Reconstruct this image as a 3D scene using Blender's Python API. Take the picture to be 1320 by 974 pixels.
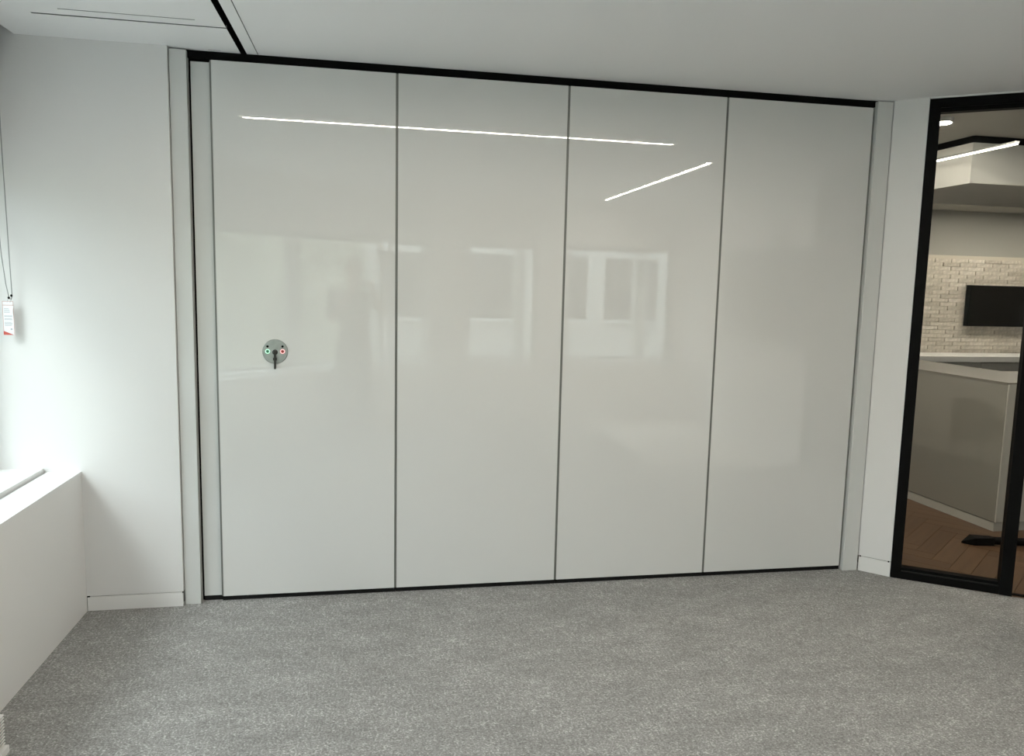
import bpy, bmesh, math, random
from mathutils import Vector, Matrix, noise
random.seed(7)
for o in list(bpy.data.objects): bpy.data.objects.remove(o)
SC = bpy.context.scene
COL = SC.collection

# ------------------------------------------------------------------ camera
CAMP = Vector((0.758, -3.995, 1.660))
cam = bpy.data.cameras.new('camera'); co = bpy.data.objects.new('camera', cam); COL.objects.link(co)
cam.sensor_fit = 'HORIZONTAL'; cam.sensor_width = 36.0
cam.lens = 978.68 / 1320 * 36.0
cam.clip_start = 0.02; cam.clip_end = 200
R_ = Vector((0.98306, -0.18194, 0.02224)); U_ = Vector((0.00005, 0.12161, 0.99258)); F_ = Vector((0.18329, 0.97576, -0.11956))
m = Matrix((R_, U_, -F_)).transposed().to_4x4(); m.translation = CAMP
co.matrix_world = m
SC.camera = co

# ------------------------------------------------------------------ world, sun, exposure
SC.view_settings.view_transform = 'Standard'; SC.view_settings.look = 'None'
SC.view_settings.gamma = 1.0; SC.view_settings.use_curve_mapping = False
SC.view_settings.exposure = 1.07
w = bpy.data.worlds.new('overcast_sky'); SC.world = w; w.use_nodes = True
bg = w.node_tree.nodes['Background']
bg.inputs['Color'].default_value = (0.87, 0.95, 1.0, 1)      # bright even cloud
bg.inputs['Strength'].default_value = 2.45
sun = bpy.data.lights.new('hazy_sun', 'SUN'); sun.energy = 0.8; sun.angle = math.radians(15); sun.color = (0.96, 0.99, 1.0)
so = bpy.data.objects.new('hazy_sun', sun); COL.objects.link(so); so.location = (-8, -6, 12)
so.rotation_euler = Vector((-0.5, -0.6, 0.8)).to_track_quat('Z', 'Y').to_euler()

# ------------------------------------------------------------------ materials
def srgb(h):
    c = [int(h[i:i+2], 16) / 255 for i in (0, 2, 4)]
    return tuple(x / 12.92 if x <= 0.04045 else ((x + 0.055) / 1.055) ** 2.4 for x in c) + (1,)
def mat(name, col, rough=0.6, metal=0.0, var=0.0, vscale=6.0, bump=0.0, bscale=80.0, spec=0.5, stretch=None, ior=1.5):
    M = bpy.data.materials.new(name); M.use_nodes = True
    nt = M.node_tree; b = nt.nodes['Principled BSDF']
    if isinstance(col, str): col = srgb(col)
    b.inputs['Base Color'].default_value = col
    b.inputs['Roughness'].default_value = rough; b.inputs['Metallic'].default_value = metal
    b.inputs['Specular IOR Level'].default_value = spec; b.inputs['IOR'].default_value = ior
    tc = nt.nodes.new('ShaderNodeTexCoord'); mp = nt.nodes.new('ShaderNodeMapping')
    nt.links.new(tc.outputs['Object'], mp.inputs['Vector'])
    if stretch: mp.inputs['Scale'].default_value = stretch
    if var:
        n = nt.nodes.new('ShaderNodeTexNoise'); n.inputs['Scale'].default_value = vscale; n.inputs['Detail'].default_value = 4
        nt.links.new(mp.outputs['Vector'], n.inputs['Vector'])
        r = nt.nodes.new('ShaderNodeMapRange'); r.inputs['To Min'].default_value = 1 - var; r.inputs['To Max'].default_value = 1 + var
        nt.links.new(n.outputs['Fac'], r.inputs['Value'])
        x = nt.nodes.new('ShaderNodeVectorMath'); x.operation = 'SCALE'; x.inputs[0].default_value = col[:3]
        nt.links.new(r.outputs['Result'], x.inputs['Scale']); nt.links.new(x.outputs['Vector'], b.inputs['Base Color'])
    if bump:
        n = nt.nodes.new('ShaderNodeTexNoise'); n.inputs['Scale'].default_value = bscale; n.inputs['Detail'].default_value = 3
        nt.links.new(mp.outputs['Vector'], n.inputs['Vector'])
        bp = nt.nodes.new('ShaderNodeBump'); bp.inputs['Strength'].default_value = bump; bp.inputs['Distance'].default_value = 0.002
        nt.links.new(n.outputs['Fac'], bp.inputs['Height']); nt.links.new(bp.outputs['Normal'], b.inputs['Normal'])
    return M
def emit(name, col, s):
    M = bpy.data.materials.new(name); M.use_nodes = True
    nt = M.node_tree; b = nt.nodes['Principled BSDF']
    b.inputs['Base Color'].default_value = (0.8, 0.8, 0.8, 1)
    b.inputs['Emission Color'].default_value = col; b.inputs['Emission Strength'].default_value = s
    return M
def glass(name, tint, ior=1.5):
    M = bpy.data.materials.new(name); M.use_nodes = True
    nt = M.node_tree; nt.nodes.remove(nt.nodes['Principled BSDF'])
    o = nt.nodes['Material Output']; mx = nt.nodes.new('ShaderNodeMixShader'); fr = nt.nodes.new('ShaderNodeFresnel')
    fr.inputs['IOR'].default_value = ior
    t = nt.nodes.new('ShaderNodeBsdfTransparent'); t.inputs['Color'].default_value = tint
    g = nt.nodes.new('ShaderNodeBsdfGlossy'); g.inputs['Roughness'].default_value = 0.0
    geo = nt.nodes.new('ShaderNodeNewGeometry'); mul = nt.nodes.new('ShaderNodeMath'); mul.operation = 'MULTIPLY'
    inv = nt.nodes.new('ShaderNodeMath'); inv.operation = 'SUBTRACT'; inv.inputs[0].default_value = 1.0
    nt.links.new(geo.outputs['Backfacing'], inv.inputs[1])
    nt.links.new(fr.outputs['Fac'], mul.inputs[0]); nt.links.new(inv.outputs[0], mul.inputs[1])
    nt.links.new(mul.outputs[0], mx.inputs['Fac']); nt.links.new(t.outputs[0], mx.inputs[1]); nt.links.new(g.outputs[0], mx.inputs[2])
    nt.links.new(mx.outputs[0], o.inputs['Surface'])
    return M

M_wall = mat('white_paint', (0.755, 0.75, 0.74, 1), 0.75, bump=0.06, bscale=220)
M_ceil = mat('ceiling_paint', (0.89, 0.89, 0.89, 1), 0.85, bump=0.05, bscale=200)
M_ledge = mat('white_laminate', (0.80, 0.795, 0.78, 1), 0.42)
M_sill = mat('white_sill_board', (0.80, 0.805, 0.80, 1), 0.35)
M_panel = mat('gloss_white_panel', (0.70, 0.70, 0.682, 1), 0.0, bump=0.012, bscale=34, spec=0.5, ior=1.75)
M_jamb = mat('satin_white_jamb', (0.66, 0.67, 0.655, 1), 0.14)
M_edge = mat('grey_aluminium_edge', (0.20, 0.205, 0.19, 1), 0.45, 0.3)
M_black = mat('black_powder_coat', (0.003, 0.003, 0.003, 1), 0.55, spec=0.1)
M_void = mat('black_recess', (0.004, 0.004, 0.004, 1), 0.9, spec=0.1)
M_rubber = mat('black_seal', (0.008, 0.008, 0.008, 1), 0.7, spec=0.2)
M_shadowgap = mat('grey_joint', (0.20, 0.205, 0.2, 1), 0.8)
M_chrome = mat('brushed_steel', (0.42, 0.43, 0.41, 1), 0.32, 0.9, var=0.15, vscale=60)
M_dark = mat('dark_steel', (0.05, 0.05, 0.045, 1), 0.4, 0.6)
M_frame = mat('grey_window_frame', (0.42, 0.44, 0.44, 1), 0.5)
M_glass = glass('clear_window_glass', (0.93, 0.96, 0.95, 1))
M_glass2 = glass('clear_partition_glass', (0.95, 0.955, 0.94, 1), 1.24)
M_strip = emit('led_diffuser', (1.0, 0.90, 0.775, 1), 35)
M_spot = emit('downlight_lamp', (1.0, 0.91, 0.78, 1), 60)
M_alu = mat('aluminium_profile', (0.5, 0.5, 0.49, 1), 0.4, 0.8)

def carpet_mat():
    M = bpy.data.materials.new('grey_woven_carpet'); M.use_nodes = True
    nt = M.node_tree; L = nt.links; b = nt.nodes['Principled BSDF']; b.inputs['Roughness'].default_value = 0.95
    b.inputs['Specular IOR Level'].default_value = 0.1
    tc = nt.nodes.new('ShaderNodeTexCoord')
    def nz(scale, st, rot=0.0, det=3):
        mp = nt.nodes.new('ShaderNodeMapping'); mp.inputs['Scale'].default_value = st; mp.inputs['Rotation'].default_value = (0, 0, rot)
        L.new(tc.outputs['Object'], mp.inputs['Vector'])
        n = nt.nodes.new('ShaderNodeTexNoise'); n.inputs['Scale'].default_value = scale; n.inputs['Detail'].default_value = det; n.inputs['Roughness'].default_value = 0.65
        L.new(mp.outputs['Vector'], n.inputs['Vector']); return n.outputs['Fac']
    def mth(op, a, c):
        x = nt.nodes.new('ShaderNodeMath'); x.operation = op
        for i, v in enumerate((a, c)):
            if isinstance(v, (int, float)): x.inputs[i].default_value = v
            else: L.new(v, x.inputs[i])
        return x.outputs[0]
    a = nz(1, (80, 24, 1), 0, 3); c = nz(1, (24, 80, 1), 0, 3); d = nz(230, (1, 1, 1), 0.4, 2); e = nz(4.2, (1, 1.9, 1), 0.2, 3); g = nz(115, (1, 1.2, 1), 0.9, 2)
    thr = mth('MAXIMUM', a, c)
    s = mth('ADD', mth('MULTIPLY', thr, 0.42), mth('MULTIPLY', d, 0.18))
    s = mth('ADD', s, mth('MULTIPLY', e, 0.15)); s = mth('ADD', s, mth('MULTIPLY', g, 0.52))
    rp = nt.nodes.new('ShaderNodeValToRGB'); L.new(s, rp.inputs['Fac'])
    el = rp.color_ramp.elements
    el[0].position = 0.545; el[0].color = (0.185, 0.182, 0.176, 1); el[1].position = 0.83; el[1].color = (0.68, 0.675, 0.66, 1)
    k = rp.color_ramp.elements.new(0.69); k.color = (0.315, 0.312, 0.304, 1)
    L.new(rp.outputs['Color'], b.inputs['Base Color'])
    bp = nt.nodes.new('ShaderNodeBump'); bp.inputs['Strength'].default_value = 0.5; bp.inputs['Distance'].default_value = 0.004
    L.new(s, bp.inputs['Height']); L.new(bp.outputs['Normal'], b.inputs['Normal'])
    return M
M_carpet = carpet_mat()

# ------------------------------------------------------------------ helpers
def box(bm, x0, x1, y0, y1, z0, z1):
    v = [bm.verts.new(p) for p in ((x0,y0,z0),(x1,y0,z0),(x1,y1,z0),(x0,y1,z0),(x0,y0,z1),(x1,y0,z1),(x1,y1,z1),(x0,y1,z1))]
    for f in ((0,3,2,1),(4,5,6,7),(0,1,5,4),(1,2,6,5),(2,3,7,6),(3,0,4,7)): bm.faces.new([v[i] for i in f])
    return v
def prism(bm, pts, z0, z1):
    a = sum(pts[i][0]*pts[(i+1)%len(pts)][1]-pts[(i+1)%len(pts)][0]*pts[i][1] for i in range(len(pts)))
    if a < 0: pts = pts[::-1]
    lo = [bm.verts.new((p[0],p[1],z0)) for p in pts]; hi = [bm.verts.new((p[0],p[1],z1)) for p in pts]
    n = len(pts)
    bm.faces.new(lo[::-1]); bm.faces.new(hi)
    for i in range(n): bm.faces.new((lo[i], lo[(i+1)%n], hi[(i+1)%n], hi[i]))
def tube(bm, pts, rad, seg=10, cap=True):
    pts = [Vector(p) for p in pts]
    if not isinstance(rad, (list, tuple)): rad = [rad]*len(pts)
    rings = []; prev = None
    for i, p in enumerate(pts):
        t = (pts[min(i+1,len(pts)-1)] - pts[max(i-1,0)]).normalized()
        if prev is None:
            a = Vector((0,0,1)) if abs(t.z) < 0.9 else Vector((1,0,0))
            prev = t.cross(a).normalized()
        u = (prev - t*prev.dot(t)).normalized(); prev = u; v = t.cross(u)
        rings.append([bm.verts.new(p + (u*math.cos(k*2*math.pi/seg) + v*math.sin(k*2*math.pi/seg))*rad[i]) for k in range(seg)])
    for a, b in zip(rings, rings[1:]):
        for k in range(seg): bm.faces.new((a[k], a[(k+1)%seg], b[(k+1)%seg], b[k]))
    if cap: bm.faces.new(rings[0][::-1]); bm.faces.new(rings[-1])
def lathe(bm, prof, c, axis='Z', seg=32):
    """profile [(r,h)] turned about an axis through c"""
    rings = []
    for r, h in prof:
        ring = []
        for k in range(seg):
            a = k*2*math.pi/seg
            if axis == 'Z': p = (c[0]+r*math.cos(a), c[1]+r*math.sin(a), c[2]+h)
            else: p = (c[0]+r*math.cos(a), c[1]-h, c[2]+r*math.sin(a))
            ring.append(bm.verts.new(p))
        rings.append(ring)
    for a, b in zip(rings, rings[1:]):
        for k in range(seg): bm.faces.new((a[k], a[(k+1)%seg], b[(k+1)%seg], b[k]))
    bm.faces.new(rings[0][::-1]); bm.faces.new(rings[-1])
def ell(bm, c, r, seg=16, rot=None):
    M = Matrix.Translation(c) @ (rot.to_4x4() if rot else Matrix.Identity(4)) @ Matrix.Diagonal((r[0], r[1], r[2], 1))
    bmesh.ops.create_uvsphere(bm, u_segments=seg, v_segments=max(6, seg//2), radius=1, matrix=M)
def obj(name, bm, M, parent=None, bevel=0, smooth=False, label=None, cat=None, group=None, kind=None, fix=True):
    if fix: bmesh.ops.recalc_face_normals(bm, faces=bm.faces)
    me = bpy.data.meshes.new(name); bm.to_mesh(me); bm.free()
    me.materials.append(M)
    o = bpy.data.objects.new(name, me); COL.objects.link(o)
    if smooth:
        for p in me.polygons: p.use_smooth = True
    if bevel:
        b = o.modifiers.new('bevel', 'BEVEL'); b.width = bevel; b.segments = 2; b.limit_method = 'ANGLE'
    if parent:
        o.parent = parent; o.matrix_parent_inverse = parent.matrix_world.inverted() if parent.type != 'EMPTY' else Matrix.Translation(-parent.location)
    tag(o, label, cat, group, kind); return o
def tag(o, label=None, cat=None, group=None, kind=None):
    if label: o['label'] = label
    if cat: o['category'] = cat
    if group: o['group'] = group
    if kind: o['kind'] = kind
def empty(name, loc, label, cat, group=None, kind=None):
    o = bpy.data.objects.new(name, None); COL.objects.link(o); o.location = loc; o.empty_display_size = 0.1
    tag(o, label, cat, group, kind); return o
def bx(name, dims, M, parent=None, bevel=0, **k):
    bm = bmesh.new(); box(bm, *dims); return obj(name, bm, M, parent, bevel, **k)
def poly(name, pts, z0, z1, M, parent=None, bevel=0, **k):
    bm = bmesh.new(); prism(bm, pts, z0, z1); return obj(name, bm, M, parent, bevel, **k)

# ------------------------------------------------------------------ plan of the facade (front face of the ledge) and its offsets
PATH = [(-0.635, -0.04), (-0.635, -3.545), (1.10, -5.20), (4.85, -5.20)]
def off(d):
    segs = []
    for a, b in zip(PATH, PATH[1:]):
        t = Vector((b[0]-a[0], b[1]-a[1])).normalized(); n = Vector((t.y, -t.x))
        segs.append((Vector(a)+n*d, t))
    out = [segs[0][0]]
    for (p, t), (q, s) in zip(segs, segs[1:]):
        k = (q-p).cross(s) if False else ((q-p).x*s.y-(q-p).y*s.x)/(t.x*s.y-t.y*s.x)
        out.append(p+t*k)
    e = segs[-1]; out.append(Vector((PATH[-1][0], e[0].y)))
    return [(v.x, v.y) for v in out]
def seg_strip(bm, i, d0, d1, z0, z1, y_end=None):
    a, b = off(d0), off(d1)
    prism(bm, [a[i], a[i+1], b[i+1], b[i]], z0, z1)
ZC = 2.745

# ------------------------------------------------------------------ floor
o40 = off(0.40)
poly('floor', [(o40[0][0], 0.11), o40[1], o40[2], (4.95, o40[3][1]), (4.95, -0.93), (4.285, -0.505), (3.80, -0.16), (3.80, 0.11)], -0.03, 0.0, M_carpet,
     label='light grey woven carpet covering the whole room', cat='floor', kind='structure')

# ------------------------------------------------------------------ ceiling with its slots
def grid_holes(bm, xs, ys, z, holes):
    V = {}
    def v(i, j):
        if (i, j) not in V: V[i, j] = bm.verts.new((xs[i], ys[j], z))
        return V[i, j]
    for i in range(len(xs)-1):
        for j in range(len(ys)-1):
            cx, cy = (xs[i]+xs[i+1])/2, (ys[j]+ys[j+1])/2
            if any(h[0] < cx < h[1] and h[2] < cy < h[3] for h in holes): continue
            bm.faces.new((v(i,j), v(i,j+1), v(i+1,j+1), v(i+1,j)))
HOLES = [(0.143, 0.172, -0.95, 0.006), (0.2215, 0.2255, -0.95, 0.0), (-0.63, 0.143, -0.374, -0.360), (-0.50, 0.03, -0.4500, -0.4430), (0.0, 0.055, -0.021, -0.017)]
c195 = off(0.195)
xs = sorted({c195[0][0], 3.69, *[h[0] for h in HOLES], *[h[1] for h in HOLES]})
ys = sorted({-3.40, 0.006, *[h[2] for h in HOLES], *[h[3] for h in HOLES]})
bm = bmesh.new(); grid_holes(bm, xs, ys, ZC, HOLES)
f = [bm.verts.new((p[0], p[1], ZC)) for p in [(c195[0][0], -3.40), (3.69, -3.40), (3.69, 0.0), (3.80, -0.13), (4.285, -0.49), (4.86, -0.93), (4.86, c195[3][1]), c195[2], c195[1]]]
bm.faces.new(f)
bm.normal_update()
for fc in bm.faces:
    if fc.normal.z > 0: fc.normal_flip()
ceil = obj('ceiling', bm, M_ceil, fix=False, label='smooth white plaster ceiling with a black track slot', cat='ceiling', kind='structure')
for nm, (x0, x1, y0, y1), MM in zip(('track_slot', 'hatch_joint', 'air_slot', 'air_slot', 'joint_line'), HOLES, (M_void, M_shadowgap, M_shadowgap, M_shadowgap, M_void)):
    bm = bmesh.new(); d = 0.06 if nm == 'track_slot' else 0.012
    v = box(bm, x0-.001, x1+.001, y0-.001, y1+.001, ZC, ZC+d)
    bm.faces.ensure_lookup_table()
    low = [q for q in bm.faces if all(abs(t.co.z-ZC) < 1e-6 for t in q.verts)]
    bmesh.ops.delete(bm, geom=low, context='FACES_ONLY')
    obj(nm, bm, MM, ceil)
# roof slab closes the plenum above
poly('ceiling', [off(0.55)[0], off(0.55)[1], off(0.55)[2], (10.7, off(0.55)[3][1]), (10.7, 6.2), (-1.19, 6.2)], 2.96, 3.10, M_ceil,
     label='concrete roof slab above the plaster ceiling', cat='ceiling', kind='structure')

# ------------------------------------------------------------------ front wall (partition plane)
bx('wall_front', (-1.20, -0.181, -0.04, 0.10, 0.077, 2.96), M_wall, label='white painted wall left of the sliding partition', cat='wall', kind='structure')
bx('baseboard_front', (-0.633, -0.183, -0.0405, 0.05, 0.0, 0.0735), M_ledge, bevel=0.001, label='flush white baseboard left of the sliding partition', cat='baseboard', kind='structure')
bx('trim_9', (-1.2, -0.181, -0.032, 0.09, 0.02, 0.077), M_shadowgap, label='grey shadow joint above the left baseboard', cat='trim', kind='structure')
bx('wall_front', (-1.20, 3.69, 0.10, 0.20, 0.0, 2.96), M_wall, label='unseen backing added behind the sliding partition to block light', cat='wall', kind='structure')  # unseen backing added to stop light behind the panels
# short splayed wall to the right
sd = (Vector((3.786, -0.150)) - Vector((3.663, -0.024))); st = sd.normalized(); sn = Vector((-st.y, st.x))
if sn.y < 0: sn = -sn
a, b = Vector((3.663, -0.024)), Vector((3.786, -0.150)); 
poly('wall_right', [a, b, b+sn*0.16, (3.80, 0.20), (3.69, 0.20), (3.663, 0.03)], 0.093, 2.96, M_wall, label='narrow white splayed wall between partition and black-framed glass', cat='wall', kind='structure')
poly('baseboard_right', [a, b, b+sn*0.10, a+sn*0.10], 0.0, 0.0895, M_ledge, bevel=0.001, label='flush white baseboard of the narrow splayed wall', cat='baseboard', kind='structure')
poly('trim_10', [a+sn*0.006, b+sn*0.006, b+sn*0.12, a+sn*0.12], 0.01, 0.094, M_shadowgap, label='grey shadow joint above the narrow baseboard', cat='trim', kind='structure')
# small dark notches where the joint ends
for x0, x1 in ((-0.1862, -0.1812), (-0.6325, -0.6205)):
    bx('trim_15' if x0 > -0.5 else 'trim_16', (x0, x1, -0.0412, -0.030, 0.0715, 0.0785), M_void, label='tiny dark notch at the %s end of the left baseboard joint' % ('right' if x0 > -0.5 else 'left'), cat='trim', kind='structure')
for s0, nm, sd_ in ((0.004, 'trim_17', 'left'), (0.160, 'trim_18', 'right')):
    p = a+st*s0; q = a+st*(s0+0.008)
    poly(nm, [p-sn*0.0012, q-sn*0.0012, q+sn*0.01, p+sn*0.01], 0.087, 0.0955, M_void, label='tiny dark notch at the %s end of the narrow baseboard joint' % sd_, cat='trim', kind='structure')

# jambs
bx('trim_1', (-0.1775, -0.101, -0.022, 0.10, 0.0, 2.738), M_jamb, bevel=0.0015, label='satin white left jamb post of the sliding partition', cat='jamb', kind='structure')
bx('trim_2', (3.563, 3.658, -0.022, 0.10, 0.0, 2.738), M_jamb, bevel=0.0015, label='satin white right jamb post of the sliding partition', cat='jamb', kind='structure')
bx('trim_3', (-0.182, 3.662, 0.03, 0.10, 2.60, 2.96), M_void, label='black recessed header of the sliding partition', cat='trim', kind='structure')
bx('trim_4', (-0.101, 3.563, 0.005, 0.095, 2.7105, 2.744), M_void, label='black ceiling track above the white panels', cat='track', kind='structure')
bx('trim_11', (-0.1815, -0.1775, -0.012, 0.09, 0.0, 2.738), M_shadowgap, label='thin grey joint beside the left jamb post', cat='trim', kind='structure')

# ------------------------------------------------------------------ the partition panels
WP = 0.89
PL = ['leftmost gloss white partition panel, carrying the round steel lock plate',
      'second gloss white partition panel from the left, next to the lock panel',
      'third gloss white partition panel from the left',
      'rightmost gloss white partition panel, beside the right jamb post']
panels = []
for i in range(4):
    x0, x1 = i*WP, (i+1)*WP - (0.004 if i == 3 else 0)
    t = empty('partition_panel', ((x0+x1)/2, 0.045, 0.0), PL[i], 'panel', 'sliding partition panels')
    panels.append(t)
    bx('face', (x0+0.0065, x1-0.0065, 0.0, 0.085, 0.026, 2.705), M_panel, t)
    bx('edge_profile', (x0+0.0004, x0+0.0062, 0.0015, 0.085, 0.026, 2.704), M_edge, t, label='grey aluminium edge strip')
    bx('edge_profile', (x1-0.0062, x1-0.0004, 0.0015, 0.085, 0.026, 2.704), M_edge, t, label='grey aluminium edge strip')
    bx('floor_seal', (x0+0.0004, x1-0.0004, 0.010, 0.080, 0.0, 0.0255), M_rubber, t, label='black floor seal')
    bx('head_seal', (x0+0.0004, x1-0.0004, 0.012, 0.080, 2.7045, 2.7102), M_rubber, t, label='black head seal')
t = empty('closing_panel', (-0.05, 0.05, 0.0), 'narrow white closing strip between left jamb post and lock panel', 'panel')
bx('face', (-0.091, -0.0045, 0.018, 0.085, 0.026, 2.697), M_jamb, t, bevel=0.001)
bx('edge_profile', (-0.0042, 0.0, 0.012, 0.080, 0.026, 2.70), M_edge, t, label='grey aluminium edge strip')
bx('side_groove', (-0.1005, -0.0915, 0.03, 0.085, 0.0, 2.704), M_void, t, label='black side groove')
bx('floor_seal', (-0.091, -0.0005, 0.022, 0.080, 0.0, 0.0255), M_rubber, t, label='black floor seal')

# lock plate, a part of the first panel
LX, LZ = 0.283, 1.306
bm = bmesh.new(); lathe(bm, [(0.0625, 0.0), (0.0625, 0.003), (0.060, 0.005), (0.0, 0.005)][:3], (LX, 0.0, LZ), 'Y', 40)
lock = obj('lock_plate', bm, M_chrome, panels[0], label='round brushed steel lock plate with indicator rings')
def ring(name, x, z, r0, r1, h, M, lab):
    bm = bmesh.new(); n = 24
    A = [[bm.verts.new((x+r*math.cos(k*2*math.pi/n), -y, z+r*math.sin(k*2*math.pi/n))) for k in range(n)] for r, y in ((r0, 0.0045), (r0, h), (r1, h), (r1, 0.0045))]
    for q in range(4):
        for k in range(n): bm.faces.new((A[q][k], A[q][(k+1)%n], A[(q+1)%4][(k+1)%n], A[(q+1)%4][k]))
    return obj(name, bm, M, lock, label=lab)
ring('indicator_ring', LX-0.0365, LZ+0.001, 0.0082, 0.0118, 0.008, emit('green_lit_ring', (0.25, 1.0, 0.55, 1), 0.5), 'green lit ring')
ring('indicator_ring', LX+0.0365, LZ+0.001, 0.0082, 0.0118, 0.008, emit('red_lit_ring', (1.0, 0.24, 0.25, 1), 0.55), 'red lit ring')
for s, Mx in ((-1, mat('green_button', (0.05, 0.22, 0.12, 1), 0.4)), (1, mat('red_button', (0.35, 0.05, 0.05, 1), 0.4))):
    bm = bmesh.new(); lathe(bm, [(0.007, 0.0045), (0.007, 0.0075), (0.006, 0.008)], (LX+s*0.0365, 0.0, LZ+0.001), 'Y', 18)
    obj('button', bm, Mx, lock, label='push button inside the lit ring')
    bm = bmesh.new(); lathe(bm, [(0.006, 0.0045), (0.006, 0.0065), (0.005, 0.007)], (LX+s*0.0365, 0.0, LZ+0.026), 'Y', 16)
    obj('screw', bm, M_void, lock, label='black screw hole')
bm = bmesh.new(); lathe(bm, [(0.0135, 0.0045), (0.0135, 0.010), (0.010, 0.012), (0.006, 0.013)], (LX, 0.0, LZ-0.003), 'Y', 24)
obj('crank_socket', bm, M_dark, lock, smooth=False, label='dark crank socket')
bm = bmesh.new(); box(bm, LX-0.0048, LX+0.0048, -0.024, -0.012, LZ-0.088, LZ+0.006); box(bm, LX-0.009, LX+0.009, -0.022, -0.012, LZ-0.044, LZ-0.030)
obj('crank_lever', bm, M_dark, lock, bevel=0.0015, label='dark crank lever pointing down')

# ------------------------------------------------------------------ window ledge
led = empty('trim_5', (-0.635, -1.8, 0), 'white boxed window ledge running along the window walls', 'ledge', kind='structure')
for i in range(3):
    bm = bmesh.new(); seg_strip(bm, i, 0.0, 0.02, 0.0, 0.6985); obj('front_board', bm, M_ledge, led)
    bm = bmesh.new(); seg_strip(bm, i, -0.002, 0.152, 0.6990, 0.715); obj('top_board', bm, M_sill, led)
    bm = bmesh.new(); seg_strip(bm, i, 0.152, 0.166, 0.680, 0.700); obj('joint', bm, M_shadowgap, led, label='grey recessed joint')
    bm = bmesh.new(); seg_strip(bm, i, 0.166, 0.398, 0.6990, 0.734); obj('sill_board', bm, M_sill, led)
    bm = bmesh.new(); seg_strip(bm, i, 0.021, 0.398, 0.0, 0.679); obj('carcass', bm, M_ledge, led)

# ------------------------------------------------------------------ outer window walls
ww = {0: 'wall_left', 1: 'wall_back', 2: 'wall_back'}
wl = {0: 'white window wall on the left', 1: 'diagonal white window wall behind the camera', 2: 'straight white window wall behind the camera'}
ZH = 2.20
for i in range(3):
    bm = bmesh.new()
    seg_strip(bm, i, 0.40, 0.55, -0.4, 0.70); seg_strip(bm, i, 0.40, 0.55, ZH, 2.96)
    if i == 2:
        for x0, x1 in ((1.45, 1.95), (2.87, 3.24), (4.70, 4.95)):
            box(bm, x0, x1, -5.75, -5.60 if x0 > 2 else -5.225, 0.6990 if x0 < 2 else 0.70, 2.96 if x0 < 2 else ZH)
    if i == 0: box(bm, -1.185, -1.035, -0.10, 0.10, 0.70, ZH)
    obj(ww[i], bm, M_wall, label=wl[i], cat='wall', kind='structure')
WN = [0]
def window(p, q, label):
    """framed pane between plan points p and q, set in the outer wall"""
    WN[0] += 1
    t = empty('window_%d' % WN[0], ((p[0]+q[0])/2, (p[1]+q[1])/2, 0.70), label, 'window', kind='structure')
    d = (Vector(q)-Vector(p)); L = d.length; d.normalize(); n = Vector((d.y, -d.x))
    def bar(name, s0, s1, z0, z1, w0, w1, MM):
        P = Vector(p)
        poly(name, [P+d*s0+n*w0, P+d*s1+n*w0, P+d*s1+n*w1, P+d*s0+n*w1], z0, z1, MM, t)
    bar('frame_bar', 0, 0.055, 0.70, ZH, 0.0, 0.07, M_frame); bar('frame_bar', L-0.055, L, 0.70, ZH, 0.0, 0.07, M_frame)
    bar('frame_bar', 0.055, L-0.055, 0.70, 0.76, 0.0, 0.07, M_frame); bar('frame_bar', 0.055, L-0.055, ZH-0.06, ZH, 0.0, 0.07, M_frame)
    bar('pane', 0.055, L-0.055, 0.76, ZH-0.06, 0.03, 0.036, M_glass)
o42 = off(0.42)
y0, y1 = -0.10, o42[1][1]+0.02
nW = 4
ordn = ['nearest the partition', 'second from the partition', 'third from the partition', 'nearest the diagonal wall']
for k in range(nW):
    window((o42[0][0], y0+(y1-y0)*k/nW), (o42[0][0], y0+(y1-y0)*(k+1)/nW), 'left wall window, ' + ordn[k])
A = Vector(o42[1]); B = Vector(o42[2]); D = (B-A).normalized(); LD = (B-A).length
window(A+D*0.02, A+D*(LD/2-0.03), 'diagonal wall window next to the left wall')
window(A+D*(LD/2+0.03), B-D*0.02, 'diagonal wall window next to the back wall')
YB = o42[2][1]
for x0, x1, lb in ((o42[2][0]+0.04, 1.45, 'narrow back wall window beside the pier'), (1.95, 2.87, 'back wall window between two piers'), (3.24, 4.70, 'wide back wall window near the right wall')):
    window((x0, YB), (x1, YB), lb)

# roller blind in the pocket, with its chain (chain visible at the left edge)
rb = empty('roller_blind', (-0.93, -0.9, 2.70), 'rolled-up blind at the left window with a hanging bead chain', 'blind')
bm = bmesh.new(); tube(bm, [(-0.93, -0.11, 2.685), (-0.93, -1.85, 2.685)], 0.032, 16); obj('roller', bm, M_sill, rb, smooth=False)
bx('fabric', (-0.9625, -0.9605, -1.83, -0.13, 2.24, 2.685), mat('grey_blind_fabric', (0.5, 0.5, 0.49, 1), 0.8), rb)
bx('bottom_bar', (-0.970, -0.953, -1.835, -0.125, 2.215, 2.245), M_alu, rb)
bx('bracket', (-0.97, -0.875, -0.108, -0.100, 2.63, 2.745), M_alu, rb)
bm = bmesh.new()
tube(bm, [(-0.889, -0.085, 2.69), (-0.889, -0.080, 2.2), (-0.886, -0.074, 1.75), (-0.884, -0.072, 1.565), (-0.888, -0.0735, 1.548), (-0.894, -0.078, 1.552), (-0.900, -0.090, 1.62), (-0.905, -0.105, 1.75), (-0.91, -0.14, 2.2), (-0.915, -0.16, 2.69)], 0.0021, 6)
obj('bead_chain', bm, mat('grey_bead_chain', (0.30, 0.31, 0.30, 1), 0.5), rb, smooth=True)
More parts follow.
